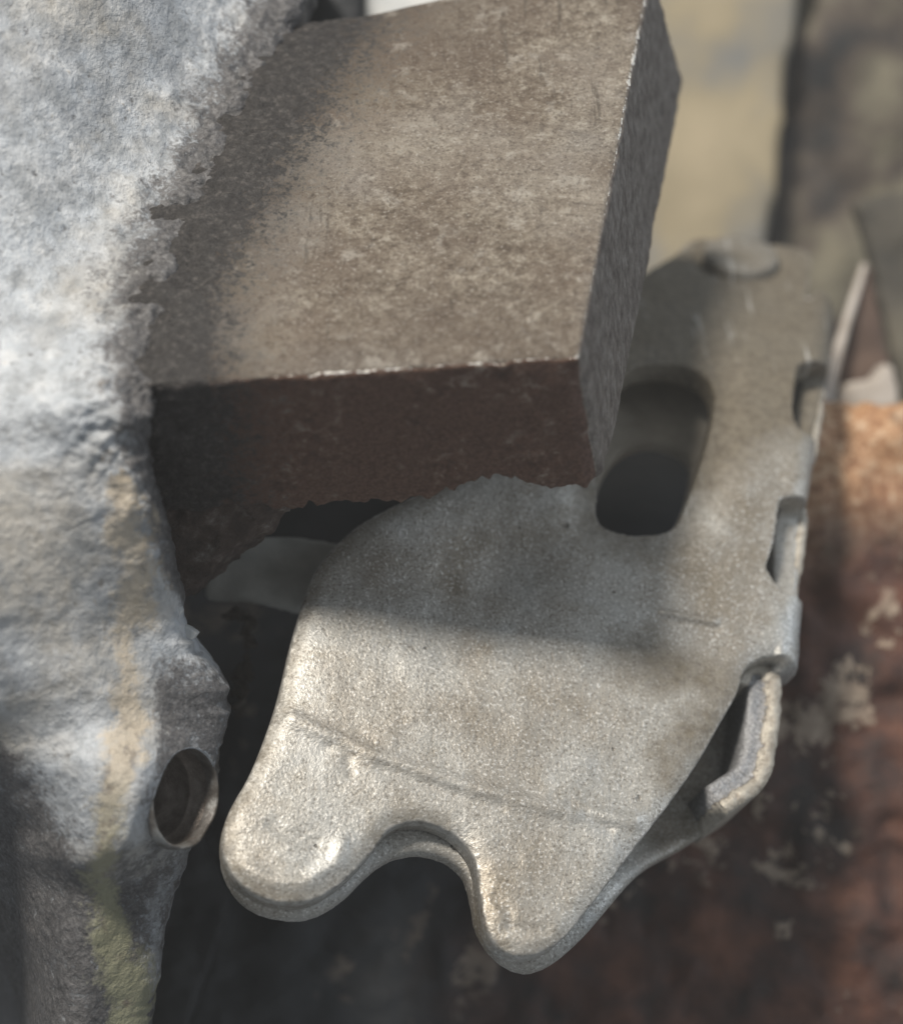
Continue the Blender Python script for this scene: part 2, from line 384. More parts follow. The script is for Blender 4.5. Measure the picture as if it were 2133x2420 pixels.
    nq = len(q); i = np.arange(nv - 1)[:, None] * nq + np.arange(nq - 1)[None]
    F = np.stack([i, i + 1, i + nq + 1, i + nq], -1).reshape(-1, 4)
    uv = proj(flat)
    cl = np.interp(uv[:, 1], [1000, 1150, 1361, 1539, 1717, 1953, 2072, 2368, 2500], [285, 300, 308, 284, 290, 258, 256, 290, 300])
    wdt = np.interp(uv[:, 1], [1100, 1250, 1500, 1700, 2000, 2400], [40, 78, 74, 58, 54, 80])
    sn = fbm(flat, 7, 3, 27)
    streak = np.exp(-np.abs((uv[:, 0] - cl + 40 * sn) / wdt) ** 1.6) * sstep(1000, 1300, uv[:, 1] + 200 * sn) * (.95 + .5 * fbm(flat, 12, 3, 28))
    streak *= 1 - .85 * (nrm[:, 0] > .97)
    edge = np.interp(uv[:, 1], HE[:, 0], HE[:, 1])
    grime_shade = np.exp(-(np.clip(edge + 12 - uv[:, 0], 0, None) / np.interp(uv[:, 1], [-200, 100, 500, 900, 1300, 1450], [100, 120, 135, 110, 60, 14])) ** 1.1) * 1.15  # grime at the block joint, with its shadow painted in
    grime_shade *= 1 - sstep(1380, 1480, uv[:, 1])
    low = sstep(1460, 1640, uv[:, 1]) * sstep(30, 110, uv[:, 0] - cl + 30 * sn) * np.interp(uv[:, 1], [1450, 1560, 1720, 1850, 2400], [.5, .82, .8, .55, .6])  # darker, greyer flank right of the streak
    shade_stain = sstep(-160, 320, (uv[:, 1] - 1640) - 1.15 * uv[:, 0] + 260 * sn) * .85 * sstep(1500, 1800, uv[:, 1])  # shade painted over the lower left, mottled like a stain
    low = np.maximum(low, shade_stain)
    yel = sstep(1750, 2150, uv[:, 1])
    body = mesh_obj('body', flat, F, M_CAST, root, attrs={'streak': streak, 'grime_shade': np.maximum(grime_shade, low), 'yellow': yel})
    # bore
    dpx = np.linalg.norm(uv - np.array([436, 1885]), axis=1); dpx[flat[:, 2] < 5] = 1e9
    ctr = flat[np.argsort(dpx)[:40]].mean(0); ax = np.array([.848, .0, .53]); ax /= np.linalg.norm(ax)
    upv = np.array([.05, 1, 0]); e2 = upv - ax * (upv @ ax); e2 /= np.linalg.norm(e2); e1 = np.cross(e2, ax)
    def lathe(profile, n=64):
        a = np.linspace(0, 2 * math.pi, n, endpoint=False); V = []
        for r, h in profile:
            V.append(ctr + ax * h + r * (np.cos(a)[:, None] * e1 + np.sin(a)[:, None] * e2))
        V = np.vstack(V); F = []
        for k in range(len(profile) - 1):
            for j in range(n):
                F.append((k * n + j, k * n + (j + 1) % n, (k + 1) * n + (j + 1) % n, (k + 1) * n + j))
        return V, F
    R = 4.65
    V, F = lathe([(R, -9), (R, 14)]); n = 64
    F.append(tuple(range(n))[::-1]); F.append(tuple(range(n, 2 * n)))
    cut = mesh_obj('cutter', V, F, M_BORE)
    bm = bmesh.new(); bm.from_mesh(cut.data); bmesh.ops.recalc_face_normals(bm, faces=bm.faces[:]); bm.to_mesh(cut.data); bm.free()
    b = body.modifiers.new('b', 'BOOLEAN'); b.operation = 'DIFFERENCE'; b.solver = 'EXACT'; b.object = cut
    bpy.context.view_layer.update()
    dg = bpy.context.evaluated_depsgraph_get(); me = bpy.data.meshes.new_from_object(body.evaluated_get(dg))
    body.modifiers.clear(); body.data = me; me.name = 'body'
    bpy.data.objects.remove(cut)
    V, F = lathe([(R - .02, -.2), (R - .06, -2.5), (R - .5, -2.7), (R - .6, -2.9), (R - .62, -4.9), (R - 1.3, -5.1), (R - 1.35, -8.7)])
    V = V + .06 * fbm(V, 1.2, 3, 4)[:, None]
    mesh_obj('bore_sleeve', V, F, M_BORE, root)
    V, F = lathe([(R - .12, -.9), (R - .10, .05), (R + .0, .2), (R + .18, .22), (R + .34, .05), (R + .36, -.9)])
    V = V + .12 * np.stack([fbm(V, 1.6, 3, q) for q in (4, 5, 6)], 1)
    mesh_obj('bore_lip', V, F, M_LIP, root)
    V, F = lathe([(R - .05, -8.0), (.4, -8.0), (.01, -8.0)])
    mesh_obj('bore_floor', V, F, M_BLACK, root)
    return root
housing = build_housing()

# ------------------------------------------------------------------ steel block
def build_block():
    root = thing('steel_block', unproj(900, 1100, 15), 'square-edged brown oxidised steel block jutting from the cast housing above the lever', 'block')
    UP = np.array([0, math.cos(math.radians(PITCH)), math.sin(math.radians(PITCH))])
    fr, flt, br, bl = B_FR, B_FL, B_BR, B_BL
    h = 17.2
    # bottom corners (slight draft on the right face)
    top = [flt, fr, br, bl]
    bot = [flt - UP * h, unproj(1424, 1166, 21.6), unproj(1616, 190, -20.5), bl - UP * h * 1.15]
    A, B, C = np.linalg.norm(fr - flt), np.linalg.norm(br - fr), h
    r = .55
    def axis(n, L):
        t = np.linspace(0, 1, n); m = L * t
        e = np.array([0, .12, .25, .4, .55, .8]); 
        return np.unique(np.r_[e, m[(m > 1) & (m < L - 1)], L - e])
    xs, ys, zs = axis(130, A), axis(150, B), axis(56, C)
    verts, idx, F = [], {}, []
    def vid(i, j, k):
        key = (i, j, k)
        if key not in idx:
            idx[key] = len(verts); verts.append((xs[i], ys[j], zs[k]))
        return idx[key]
    nx, ny, nz = len(xs) - 1, len(ys) - 1, len(zs) - 1
    for i in range(nx):
        for j in range(ny):
            F.append((vid(i, j, nz), vid(i + 1, j, nz), vid(i + 1, j + 1, nz), vid(i, j + 1, nz)))
            F.append((vid(i, j, 0), vid(i, j + 1, 0), vid(i + 1, j + 1, 0), vid(i + 1, j, 0)))
    for i in range(nx):
        for k in range(nz):
            F.append((vid(i, 0, k), vid(i + 1, 0, k), vid(i + 1, 0, k + 1), vid(i, 0, k + 1)))
            F.append((vid(i, ny, k), vid(i, ny, k + 1), vid(i + 1, ny, k + 1), vid(i + 1, ny, k)))
    for j in range(ny):
        for k in range(nz):
            F.append((vid(nx, j, k), vid(nx, j + 1, k), vid(nx, j + 1, k + 1), vid(nx, j, k + 1)))
            F.append((vid(0, j, k), vid(0, j, k + 1), vid(0, j + 1, k + 1), vid(0, j + 1, k)))
    p = np.array(verts); dim = np.array([A, B, C])
    dT, dF, dR = C - p[:, 2], p[:, 1], A - p[:, 0]
    front = (p[:, 1] < 1e-6).astype(float); side = ((p[:, 0] > A - 1e-6) & (p[:, 1] > .3)).astype(float)
    # bigger round on the upright front-right corner
    q = np.clip(p, r, dim - r); d = p - q; ln = np.linalg.norm(d, axis=1)[:, None]
    p2 = np.where(ln > 1e-9, q + d / np.maximum(ln, 1e-9) * r, p)
    R2 = 1.8
    m = (p[:, 0] > A - R2) & (p[:, 1] < R2) 
    c = np.stack([A - R2 + 0 * p[:, 0], R2 + 0 * p[:, 0]], 1); dd = p[:, :2] - c
    mx = np.max(np.abs(dd), axis=1); l2 = np.linalg.norm(dd, axis=1)
    w = sstep(0.0, 4.0, dT)[:, None] * .9
    rounded = c + dd * (mx / np.maximum(l2, 1e-9))[:, None]
    p2[m, :2] = (1 - w[m]) * p2[m, :2] + w[m] * rounded[m]
    # uneven, chipped lower front edge
    u_est = 250 + (1385 - 250) * p[:, 0] / A
    prof = np.interp(u_est, [250, 640, 890, 975, 1000, 1040, 1075, 1095, 1140, 1190, 1230, 1260, 1330, 1385], [1195, 1200, 1196, 1192, 1182, 1166, 1150, 1139, 1142, 1150, 1165, 1174, 1178, 1172])
    raise_ = (1196 - prof) * K * .82 / .78 + .45 * vnoise(np.stack([u_est / 22, 0 * u_est, 0 * u_est], 1), 3) + .25 * vnoise(np.stack([u_est / 8, 0 * u_est, 0 * u_est], 1), 4)
    wz = (1 - sstep(0, 5.5, p[:, 2])) * (1 - sstep(0, 9, p[:, 1]))
    p2[:, 2] += raise_ * wz
    # relief
    rel = fbm(p, 5, 4, 31) * .22 + fbm(p, 1.4, 3, 37) * .10
    nrmv = np.zeros_like(p)
    nrmv[:, 2] += (p[:, 2] > C - 1e-6) * 1.0 - (p[:, 2] < 1e-6); nrmv[:, 1] -= (p[:, 1] < 1e-6) * 1.0; nrmv[:, 0] += (p[:, 0] > A - 1e-6) * 1.0
    hump = -3.6 * sstep(.80 * B, B, p[:, 1]) ** 2 * (p[:, 2] / C) * (1 - sstep(.35 * A, .75 * A, p[:, 0]))
    junc = np.exp(-(np.clip(p[:, 0] - (3 + .16 * p[:, 1]), 0, None) / 5.0) ** 2)
    rel = rel + junc * (fbm(p, 3.2, 4, 33) * .9 + fbm(p, 1.1, 3, 34) * .35)
    p2 = p2 + nrmv * rel[:, None]; p2[:, 2] += hump * 0.5
    # rough notched arris (small nicks along the top front edge)
    nick = np.clip(vnoise(np.stack([p[:, 0] / 1.3, p[:, 1] / 1.3, 0 * p[:, 0]], 1), 8) - .1, 0, 1)
    near = np.exp(-(dT + dF) / .6)
    p2[:, 2] -= nick * near * .45
    f = p2 / dim
    x, y, z = f[:, 0:1], f[:, 1:2], f[:, 2:3]
    T = (1 - x) * (1 - y) * top[0] + x * (1 - y) * top[1] + x * y * top[2] + (1 - x) * y * top[3]
    Bm = (1 - x) * (1 - y) * bot[0] + x * (1 - y) * bot[1] + x * y * bot[2] + (1 - x) * y * bot[3]
    V = T * z + Bm * (1 - z)
    V[:, 0] -= 0.0
    wearR = np.maximum(dT, dR); wearF = np.maximum(dT, dF)
    wear = np.minimum(wearR, wearF)
    wmax = np.where(wearR < wearF, .32 * sstep(.40 * B, .65 * B, p[:, 1]) + .06, (.14 + .10 * sstep(.2 * A, .9 * A, p[:, 0])) * sstep(.22 * A, .36 * A, p[:, 0]))
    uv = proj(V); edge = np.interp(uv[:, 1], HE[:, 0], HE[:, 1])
    grime_shade = np.exp(-(np.clip(uv[:, 0] - edge, 0, None) / np.interp(uv[:, 1], [0, 300, 700, 950, 1200], [270, 250, 210, 250, 220])) ** 1.5) * 1.3  # joint grime and a painted shadow band, fading away from the wall
    mesh_obj('bar', V, F, M_BLOCK, root, attrs={'front': front, 'side': side, 'wear': wear, 'wearmax': wmax, 'grime_shade': grime_shade})
    # scaly weld lump under the left end, tying bar and housing together
    px = np.array([(250, 900), (420, 935), (600, 960), (655, 1080), (668, 1195), (640, 1216), (643, 1242), (604, 1268), (560, 1292), (526, 1322), (514, 1346), (472, 1380), (428, 1412), (380, 1425), (300, 1250), (250, 1000)], float)
    pts = unproj(px[:, 0], px[:, 1], 0)[:, :2]
    V, F = sheet(pts, [], -6, 5, .45, 10)
    # lay it on a plane slightly behind the front face, leaning like it
    Zc = 29.0
    sc_ = (D0 - (18.0 + .7 * (V[:, 1] - 1))) / D0
    Pw = np.stack([V[:, 0] * sc_, V[:, 1] * sc_, 19.6 - 5 + .7 * (V[:, 1] - 1) + V[:, 2] * 1.0], 1)
    Pw += .9 * np.stack([fbm(Pw, 3, 4, s) for s in (41, 42, 43)], 1) + .35 * np.stack([fbm(Pw, .9, 2, s) for s in (45, 46, 47)], 1)
    mesh_obj('weld_lump', Pw, F, M_RUST, root)
    return root
block = build_block()

# ------------------------------------------------------------------ stamped lever
ROLL = math.radians(14)
tt = np.linspace(-12, 130, 1421)
phi = np.radians(27 + 29 * sstep(44, 84, tt)) - np.radians(10) * np.exp(-((tt - 2) / 7.0) ** 2) * 0
dt = tt[1] - tt[0]
yy = np.r_[0, np.cumsum(np.cos(phi[:-1]) * dt)]; zz = -np.r_[0, np.cumsum(np.sin(phi[:-1]) * dt)]
i0 = np.argmin(abs(tt)); yy = yy - yy[i0] - 43.0; zz = zz - zz[i0] + 23.5
RB = 3.1
SB = [None]
def lmap(s, t, h, bend=True):
    s, t, h = (np.asarray(a, float) for a in (s, t, h))
    if bend and SB[0] is not None:
        sb = np.interp(t, SB[0][:, 0], SB[0][:, 1]); ds = s - sb; th = np.clip(ds / RB, 0, math.pi / 2)
        rest = np.clip(ds - RB * math.pi / 2, 0, None)
        on = ds > 0
        s2 = np.where(on, sb + (RB + h) * np.sin(th), s)
        h2 = np.where(on, -RB + (RB + h) * np.cos(th) - rest, h)
        s, h = s2, h2
    y = np.interp(t, tt, yy); z = np.interp(t, tt, zz); f = np.interp(t, tt, phi)
    # normal of the profile, then roll about the picture's upright axis
    X = s; Y = y + h * np.sin(f); Z = z + h * np.cos(f)
    cr, sr = math.cos(ROLL), math.sin(ROLL)
    return np.stack([X * cr + (Z - z) * sr, Y, z + (Z - z) * cr - X * sr], -1)
def cast(px, h=0.0):
    px = np.atleast_2d(np.asarray(px, float)); n = len(px)
    s = (px[:, 0] - 1066) * .042; t = (2300 - px[:, 1]) * .05
    hh = np.broadcast_to(np.asarray(h, float), (n,))
    for _ in range(40):
        f0 = proj(lmap(s, t, hh, False)) - px; e = .01
        fs = (proj(lmap(s + e, t, hh, False)) - px - f0) / e; ft = (proj(lmap(s, t + e, hh, False)) - px - f0) / e
        det = fs[:, 0] * ft[:, 1] - fs[:, 1] * ft[:, 0]
        s = s - np.clip((f0[:, 0] * ft[:, 1] - f0[:, 1] * ft[:, 0]) / det, -8, 8)
        t = t - np.clip((fs[:, 0] * f0[:, 1] - fs[:, 1] * f0[:, 0]) / det, -8, 8)
        t = np.clip(t, -11, 128)
    return np.stack([s, t], 1)
TH = 3.0
def build_lever():
    root = thing('stamped_lever', unproj(1300, 1700, -5), 'forked zinc-grey stamped steel lever with a slot and a rivet, under the block', 'lever')
    # silhouette of the bend on the right -> where the bend starts
    sil = cast([(1966, 700), (1966, 760), (1952, 900), (1932, 1000), (1911, 1150), (1897, 1250), (1898, 1400), (1880, 1600), (1872, 1700)], -RB * .9)
    sb = sil.copy(); sb[:, 0] -= RB
    o = np.argsort(sb[:, 1]); SB[0] = np.stack([sb[o, 1], sb[o, 0]], 1)
    SB[0] = np.vstack([[-20, SB[0][0, 1]], SB[0], [140, SB[0][-1, 1]]])
    tb = lambda v: float(np.interp(v, [700, 760, 900, 1000, 1150, 1250, 1400, 1600, 1700], sil[:, 1]))
    sbt = lambda t: float(np.interp(t, SB[0][:, 0], SB[0][:, 1]))
    FL = RB * math.pi / 2 + 7
    left = [(524, 2015), (526, 1960), (545, 1905), (592, 1830), (640, 1705), (666, 1620), (690, 1510), (716, 1420), (742, 1350), (778, 1298), (840, 1240), (900, 1205),
            (980, 1165), (1080, 1120), (1180, 1080), (1270, 1010), (1330, 930), (1380, 830), (1420, 740), (1470, 680), (1530, 640), (1600, 600), (1622, 570), (1655, 560),
            (1740, 566), (1840, 577), (1895, 584), (1917, 604), (1914, 660), (1902, 716)]
    right_tip = [(1759, 1574), (1753, 1625), (1696, 1722), (1658, 1793), (1581, 1903), (1537, 1958), (1400, 2138), (1340, 2212), (1295, 2246), (1240, 2262), (1200, 2252), (1166, 2225),
                 (1146, 2183), (1134, 2100), (1127, 2040), (1100, 1990), (1055, 1956), (1000, 1939), (944, 1945), (910, 1967), (888, 2003), (855, 2042), (810, 2086), (739, 2130), (666, 2133), (611, 2116), (555, 2077)]
    Lp = cast(left); Rp = cast(right_tip)
    t1, t2 = tb(745), tb(1585)
    flange = [(sbt(t1) + 1.0, t1 + 2.2), (sbt(t1) + RB * 1.2, t1 + .4), (sbt(t1) + FL, t1 - 1)]
    for t in np.linspace(t1 - 3, t2 + 1, 14): flange.append((sbt(t) + FL, t))
    flange += [(sbt(t2) + FL, t2 - .2), (sbt(t2) + RB * 1.1, t2 - .6), (sbt(t2) - .4, t2 + 1.2)]
    outline = np.vstack([Lp, flange, Rp])
    outline = chaikin(outline, 2)
    slot = chaikin(cast([(1412, 1218), (1450, 1245), (1500, 1256), (1550, 1257), (1598, 1243), (1622, 1200), (1662, 1090), (1688, 990), (1698, 915), (1676, 868), (1625, 845), (1560, 836), (1500, 846), (1462, 885), (1448, 990), (1425, 1110)]), 2)
    def window(inner_px, va, vb):
        P = [tuple(q) for q in cast(inner_px, -.4)]
        for v in np.linspace(vb, va, 8): P.append((sbt(tb(v)) + RB * 1.95, tb(v)))
        return chaikin(np.array(P), 2)
    w1 = window([(1862, 1178), (1842, 1180), (1836, 1200), (1831, 1250), (1822, 1300), (1806, 1340), (1812, 1358), (1834, 1384), (1852, 1408)], 1200, 1432)
    w0 = window([(1902, 862), (1884, 866), (1878, 890), (1872, 950), (1870, 985), (1884, 1012), (1900, 1030)], 880, 1052)
    V, F = sheet(outline, [slot, w1, w0], -TH, 0, .29, 2)
    st = V[:, :2]; h = V[:, 2]
    d = seg_dist(st, outline, True); dsl = seg_dist(st, slot, True)
    topw = (h + TH) / TH
    flat = (st[:, 0] < np.interp(st[:, 1], SB[0][:, 0], SB[0][:, 1]) - .2)
    roll = .45 * np.exp(-(d / .9) ** 1.6) * flat * (st[:, 1] < 62)
    h = h - roll * topw - .35 * roll * (1 - topw)
    # pressed recess around the slot, deeper towards the top and the right
    rec = 1.1 * np.exp(-(dsl / 3.0) ** 2) * sstep(34, 52, st[:, 1])
    h = h - rec * flat
    def ridge(px, amp, wid):
        return amp * np.exp(-(seg_dist(st, cast(px)) / wid) ** 2)
    ends = lambda px, fall: 1.0
    h = h + topw * (ridge([(690, 1702), (780, 1745), (880, 1790), (1000, 1830), (1120, 1868), (1300, 1912), (1500, 1942)], .34, .8)
                    - ridge([(900, 1815), (1000, 1850), (1110, 1888), (1180, 1905)], .16, .8)
                    + ridge([(1565, 1450), (1690, 1472)], .42, .35) - ridge([(1560, 1462), (1690, 1484)], .12, .5)
                    - ridge([(1345, 1905), (1400, 1935), (1440, 1960)], .2, .5)
                    - ridge([(770, 1770), (800, 1762), (830, 1785)], .12, .6) - ridge([(820, 1800), (826, 1830)], .12, .5)
                    + ridge([(575, 2050), (640, 2085), (720, 2088), (790, 2040), (805, 2000)], .3, .8)
                    - ridge([(640, 1950), (680, 1975)], .14, .5) - ridge([(700, 1980), (745, 1996)], .15, .6)
                    - ridge([(1170, 2120), (1200, 2150), (1205, 2185)], .16, .5) - ridge([(1190, 2195), (1290, 2200)], .14, .6))
    # crown of the fork and gentle dishing
    mid = cast([(1000, 1500)])[0]
    h = h + topw * .0 + .5 * np.exp(-(((st[:, 0] - mid[0]) / 16) ** 2 + ((st[:, 1] - mid[1] + 6) / 14) ** 2))
    h = h - 1.6 * np.exp(-(((st[:, 0] - cast([(1180, 1330)])[0, 0]) / 9) ** 2 + ((st[:, 1] - cast([(1180, 1330)])[0, 1]) / 7) ** 2))
    h = h + fbm(np.c_[st, 0 * h], 6, 3, 51) * .16
    rv = cast([(1748, 612)])[0]
    dr = np.linalg.norm(st - rv, axis=1)
    h = h - .55 * np.exp(-((dr - 5.6) / 1.1) ** 2)
    P = lmap(st[:, 0], st[:, 1], h)
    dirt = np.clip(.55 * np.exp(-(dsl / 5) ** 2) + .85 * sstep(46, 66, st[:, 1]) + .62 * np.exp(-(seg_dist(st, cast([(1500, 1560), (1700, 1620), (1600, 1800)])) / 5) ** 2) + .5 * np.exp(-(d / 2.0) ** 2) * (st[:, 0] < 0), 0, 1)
    rub = np.exp(-(d / .55) ** 2) * (h > -1.6) * .75
    mesh_obj('upper_plate', P, F, M_LEVER, root, attrs={'dirt': dirt, 'rub': rub})
    # rivet head: lathe in plate coordinates
    n = 48; pr = [(4.0, -1.2), (4.05, .6), (3.97, .95), (3.75, 1.15), (2, 1.2), (.02, 1.22)]
    a = np.linspace(0, 2 * math.pi, n, endpoint=False)
    S, T, H = [], [], []
    for r, hh in pr:
        S.append(rv[0] + r * 1.28 * np.cos(a)); T.append(rv[1] + r * 1.28 * np.sin(a)); H.append(np.full(n, hh - .2))
    P = lmap(np.concatenate(S), np.concatenate(T), np.concatenate(H), False)
    F = [(k * n + j, k * n + (j + 1) % n, (k + 1) * n + (j + 1) % n, (k + 1) * n + j) for k in range(len(pr) - 1) for j in range(n)]
    mesh_obj('rivet_head', P, F, M_LEVER, root, attrs={'dirt': np.full(len(P), .6)})
    # lower plate: lies against the fork, drops away under the right edge
    lp = [(517, 2062), (519, 2000), (560, 1920), (640, 1790), (700, 1560), (800, 1420), (1000, 1330), (1300, 1300), (1600, 1350), (1760, 1500), (1790, 1700), (1780, 1800), (1708, 1905), (1680, 1957), (1619, 2007), (1531, 2051), (1477, 2095), (1400, 2188),
          (1366, 2228), (1305, 2283), (1255, 2307), (1210, 2304), (1155, 2266), (1118, 2210), (1106, 2133), (1090, 2078), (1055, 2046), (1000, 2027), (944, 2031), (905, 2045), (855, 2084), (811, 2133), (744, 2176), (683, 2184), (611, 2170), (555, 2133)]
    drop = lambda q: 6.5 * sstep(10, 27, q[:, 0] + .25 * (q[:, 1] - 10)) * sstep(3, 16, q[:, 1])
    lo = cast(lp, -TH - 2.7)
    for _ in range(6): lo = cast(lp, -TH - 2.7 - drop(lo))
    lo = chaikin(lo, 2)
    V, F = sheet(lo, [], -TH - 2.8, -TH - .15, .38, 4)
    d = seg_dist(V[:, :2], lo, True)
    right = sstep(8, 30, V[:, 0]) * sstep(4, 20, V[:, 1])
    h = V[:, 2] - drop(V[:, :2]) - .3 * np.exp(-(d / .8) ** 2) * (V[:, 2] > -4)
    h = h + fbm(np.c_[V[:, :2], 0 * h], 5, 3, 61) * .15
    P = lmap(V[:, 0], V[:, 1], h, False)
    mesh_obj('lower_plate', P, F, M_LEVER, root, attrs={'dirt': .15 + .3 * right})
    # upstanding sheared rim of the lower pressing, along the right side
    def rim(px, w, hh, drop, name, mat, h_top):
        c = chaikin(np.array(px, float), 3, False); ctr = cast(c, h_top)
        seg = np.r_[0, np.cumsum(np.linalg.norm(np.diff(ctr, axis=0), axis=1))]
        m = int(seg[-1] / .3); q = np.linspace(0, seg[-1], m)
        C = np.stack([np.interp(q, seg, ctr[:, i]) for i in (0, 1)], 1)
        T = np.gradient(C, axis=0); T /= np.linalg.norm(T, axis=1)[:, None]; N = np.stack([T[:, 1], -T[:, 0]], 1)
        prof = [(-.5, -1), (-.5, -.6), (-.5, -.25), (-.5, -.06), (-.46, 0), (-.3, .02), (-.12, .02), (-.04, -.02), (.06, -.04), (.2, -.035), (.36, -.03), (.46, -.05), (.5, -.12), (.5, -.4), (.5, -1)]
        V = []
        for (a, b) in prof:
            S = C + N * (a * w); V.append(np.c_[S, np.full(m, h_top + b * hh)])
        V = np.array(V); k = len(prof)
        V = V.transpose(1, 0, 2).reshape(-1, 3)
        V[:, :2] += .22 * np.stack([fbm(V, .9, 3, s) for s in (71, 72)], 1) * (V[:, 2:3] > h_top - .5); V[:, 2] += .35 * fbm(V, 1.1, 3, 73)
        bandv = np.tile([-a for a, b in prof], m)
        P = lmap(V[:, 0], V[:, 1], V[:, 2], False)
        F = [(i * k + j, i * k + (j + 1) % k, (i + 1) * k + (j + 1) % k, (i + 1) * k + j) for i in range(m - 1) for j in range(k)]
        F += [tuple(range(k))[::-1], tuple(range((m - 1) * k, m * k))]
        return mesh_obj(name, P, F, mat, root, attrs={'band': bandv})
    rim([(1774, 1622), (1780, 1596), (1802, 1592), (1809, 1625), (1806, 1670), (1800, 1740), (1788, 1812), (1766, 1844), (1728, 1868), (1695, 1890)], 3.9, 10, 0, 'lower_rim', M_SHEAR, -3.1)
    rim([(1852, 1196), (1868, 1184), (1884, 1204), (1880, 1250), (1874, 1310), (1862, 1390), (1850, 1470)], 2.7, 6, 0, 'side_rim', M_SHEAR, -4.4)
    rim([(1904, 884), (1918, 874), (1932, 900), (1926, 960), (1914, 1050), (1904, 1090)], 2.2, 6, 0, 'side_rim', M_SHEAR, -4.6)
    # inner plate seen through the slot
    ip = chaikin(cast([(1330, 1290), (1330, 800), (1500, 780), (1760, 800), (1740, 1000), (1690, 1290)], -8.2), 1)
    hole = chaikin(cast([(1385, 1262), (1425, 1120), (1470, 1062), (1530, 1038), (1585, 1048), (1628, 1076), (1638, 1110), (1622, 1180), (1598, 1262), (1500, 1282)], -8.2), 2)
    V, F = sheet(ip, [hole], -10.2, -8.2, .4, 3)
    mesh_obj('inner_plate', lmap(V[:, 0], V[:, 1], V[:, 2], False), F, M_INNER, root)
    # black plug put deep below so the hole in the slot stays dark
    bp = chaikin(cast([(1300, 1400), (1300, 900), (1700, 900), (1700, 1400)], -24), 1)
    V, F = sheet(bp, [], -26, -24, .8, 2)
    mesh_obj('added_dark_plug', lmap(V[:, 0], V[:, 1], V[:, 2], False), F, M_BLACK, root)
    # wing seen in the gap left of the fork
    wp = chaikin(cast([(470, 1390), (530, 1310), (600, 1266), (680, 1263), (800, 1280), (900, 1310), (900, 1490), (700, 1430), (570, 1392)], -11), 2)
    V, F = sheet(wp, [], -13, -11, .45, 4)
    wl = cast([(540, 1345), (600, 1375), (700, 1420), (840, 1470)], -11)
    wq = np.interp(V[:, 0], wl[:, 0], wl[:, 1]) - V[:, 1]; dd = np.clip((wq + 2.2) / 3.2, 0, 4)
    mesh_obj('wing', lmap(V[:, 0], V[:, 1], V[:, 2] - 1.0 * dd ** 2, False), F, M_WING, root)
    return root
lever = build_lever()

# ------------------------------------------------------------------ surroundings
def slab(name, px, z, thick, mat, label, cat, zfun=None, voxel=.9, sm=4, rough=0.0, rscale=6, kind=None, parent=None, attrs=None):
    px = np.asarray(px, float)
    pts = unproj(px[:, 0], px[:, 1], z)[:, :2]
    V, F = sheet(pts, [], -thick, 0, voxel, sm)
    P = V.copy(); P[:, 2] += z
    if zfun is not None:
        P[:, 2] += zfun(P[:, 0], P[:, 1])
    if rough:
        P = P + rough * np.stack([fbm(P, rscale, 4, s) for s in (81, 82, 83)], 1) * np.array([.6, .6, 1.0])
    o = mesh_obj(name, P, F, mat, parent, attrs=attrs(P) if attrs else None)
    if parent is None: tag(o, label, cat, kind)
    return o

# flaking rusty plate at the lower right and below
def plate_attrs(P):
    uv = proj(P)
    n = fbm(P, 14, 4, 91)
    org = sstep(1400, 990, uv[:, 1] + 150 * n) * sstep(1800, 1900, uv[:, 0])  # orange rust, with light painted into the upper right
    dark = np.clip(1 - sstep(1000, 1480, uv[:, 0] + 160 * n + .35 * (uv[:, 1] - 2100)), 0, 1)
    return {'lit_orange': org, 'dark': dark}
slab('rusty_plate', [(250, 1100), (700, 1000), (1500, 940), (1900, 950), (1928, 968), (1948, 940), (1975, 957), (2010, 941), (2040, 962), (2075, 946), (2110, 968), (2150, 944), (2200, 965), (2330, 950), (2400, 2700), (250, 2700)], -38, 6, M_PLATE,
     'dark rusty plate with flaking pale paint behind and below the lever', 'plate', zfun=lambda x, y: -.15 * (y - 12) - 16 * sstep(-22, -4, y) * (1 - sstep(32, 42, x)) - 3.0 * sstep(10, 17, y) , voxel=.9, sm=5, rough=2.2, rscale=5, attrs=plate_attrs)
slab('beige_panel', [(1380, -260), (1935, -260), (1890, 60), (1850, 300), (1812, 560), (1795, 760), (1380, 760)], -105, 5, M_BEIGE,
     'blurred beige painted panel behind the rivet end of the lever', 'panel', voxel=2, rough=2.2, rscale=25)
slab('mottled_casting', [(1850, -300), (2450, -300), (2450, 1100), (1760, 1100), (1790, 700), (1800, 500), (1850, 250), (1890, 50)], -118, 14, M_MOTTLE,
     'blurred dark mottled casting in the upper right background', 'casting', voxel=2, rough=7, rscale=16)
slab('brown_gusset', [(2035, 640), (2058, 625), (2085, 760), (2112, 905), (2105, 960), (1970, 960), (1985, 850), (2010, 740)], -66, 2.5, M_BROWN,
     'blurred brown pointed gusset behind the thin pale rod', 'bracket', voxel=.6, sm=3, rough=.5)
slab('olive_brace', [(2010, 470), (2250, 430), (2300, 1010), (2142, 985), (2118, 900), (2090, 760), (2060, 620)], -72, 3, M_OLIVE,
     'blurred dull olive brace at the right edge', 'brace', voxel=.9, sm=3, rough=.6)
slab('pale_lug', [(1992, 905), (2060, 895), (2085, 858), (2108, 862), (2118, 905), (2124, 966), (1988, 966)], -60, 4, M_PALE,
     'small pale lug on top of the rusty plate at the right', 'lug', voxel=.5, sm=5, rough=.4)
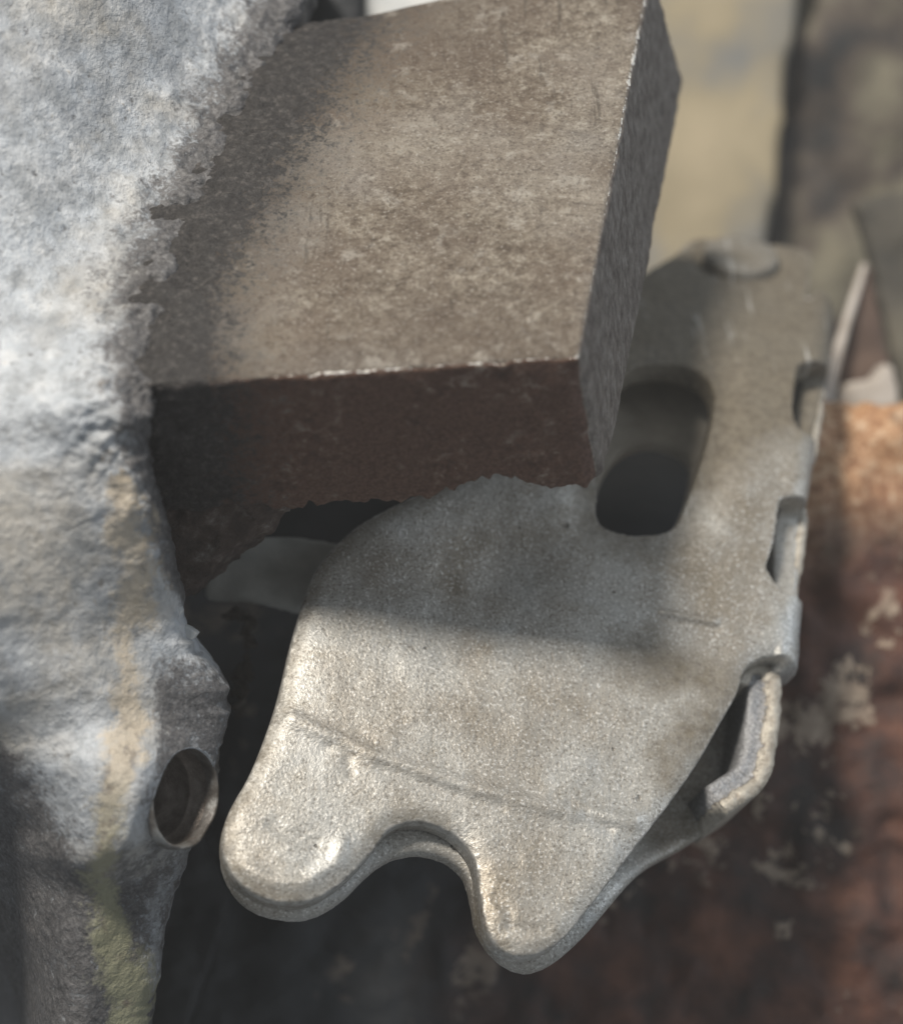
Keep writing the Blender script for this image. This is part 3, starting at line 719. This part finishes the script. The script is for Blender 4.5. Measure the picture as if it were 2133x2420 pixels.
# thin pale rod
def tube(name, pts, rad, mat, label, cat, n=14, jag=0.0):
    pts = chaikin(np.array(pts, float), 3, False); V, F = [], []
    T = np.gradient(pts, axis=0); T /= np.linalg.norm(T, axis=1)[:, None]
    a = np.linspace(0, 2 * math.pi, n, endpoint=False)
    rr = np.interp(np.linspace(0, 1, len(pts)), np.linspace(0, 1, len(rad)), rad)
    for p, t, r in zip(pts, T, rr):
        e = np.cross(t, (0.2, 0, 1)); e /= np.linalg.norm(e); f = np.cross(e, t)
        V.append(p + r * (np.cos(a)[:, None] * e + np.sin(a)[:, None] * f))
    V = np.vstack(V); m = len(pts)
    if jag: V = V + jag * np.stack([fbm(V, .8, 3, s) for s in (95, 96, 97)], 1)
    F = [(i * n + j, i * n + (j + 1) % n, (i + 1) * n + (j + 1) % n, (i + 1) * n + j) for i in range(m - 1) for j in range(n)]
    F += [tuple(range(n))[::-1], tuple(range((m - 1) * n, m * n))]
    return tag(mesh_obj(name, V, F, mat), label, cat)
tube('thin_rod', [unproj(1940, 985, -58), unproj(1964, 880, -60), unproj(2000, 760, -63), unproj(2022, 690, -65), unproj(2042, 625, -66)], [1.3, .95, .65, .6, .4], M_PALE,
     'thin pale rod leaning up beside the lever at the right', 'rod')
slab('pale_fitting', [(868, -160), (1010, -160), (1100, 10), (1010, 60), (866, 60)], -42, 6, M_WHITE,
     'small pale fitting just visible over the back edge of the block', 'fitting', voxel=1, rough=.6)
slab('dark_cover', [(420, -300), (870, -300), (868, 160), (420, 260)], -50, 5, M_BLACK,
     'dark blue-black cover behind the back left corner of the block', 'cover', voxel=1.5, rough=1)
slab('dark_flap', [(180, 1900), (470, 1950), (545, 2130), (520, 2230), (475, 2330), (445, 2440), (420, 2700), (180, 2700)], -20, 2, M_BLACK,
     'blue-black plate edge under the housing at the lower left', 'plate', voxel=.7, rough=.9, rscale=3)
slab('pale_washer', [(395, 1478), (425, 1474), (447, 1482), (467, 1496), (455, 1512), (425, 1524), (395, 1520)], 19, 2, M_WHITE,
     'pale rounded washer edge poking out beside the housing in the dark gap', 'washer', voxel=.18, sm=4)
slab('pale_pin', [(395, 1430), (422, 1432), (431, 1443), (424, 1455), (395, 1456)], 20, 2, M_WHITE,
     'tiny pale pin end poking out just above the washer edge', 'pin', voxel=.18, sm=5)
tube('dirt_strand', [unproj(545, 1452, -2), unproj(578, 1448, -2), unproj(592, 1490, -3), unproj(583, 1560, -4), unproj(562, 1620, -5), unproj(563, 1700, -6)], [.1, .25, .25, .4, .5, .15], M_DUST,
     'brown strand of dirt hanging in the dark gap beside the fork', 'dirt', jag=1.6)

# ------------------------------------------------------------------ haze volume added to imitate lens veil
def build_veil_haze():
    h = NT('lens_veil_haze'); t = h.t; t.nodes.remove(h.b)
    v = t.nodes.new('ShaderNodeVolumePrincipled'); v.inputs['Color'].default_value = (.97, .97, .96, 1); v.inputs['Density'].default_value = 0.14
    t.links.new(v.outputs[0], [n for n in t.nodes if n.type == 'OUTPUT_MATERIAL'][0].inputs['Volume'])
    bm = bmesh.new(); bmesh.ops.create_cube(bm, size=1.0)
    me = bpy.data.meshes.new('veil_haze'); bm.to_mesh(me); bm.free(); me.materials.append(h.m)
    o = bpy.data.objects.new('veil_haze', me); COL.objects.link(o)
    o.scale = (.66, .66, .66); o.location = (0, 0, .17)
    tag(o, 'thin haze volume added as a lens veil over the whole close-up', None, 'stuff')
build_veil_haze()
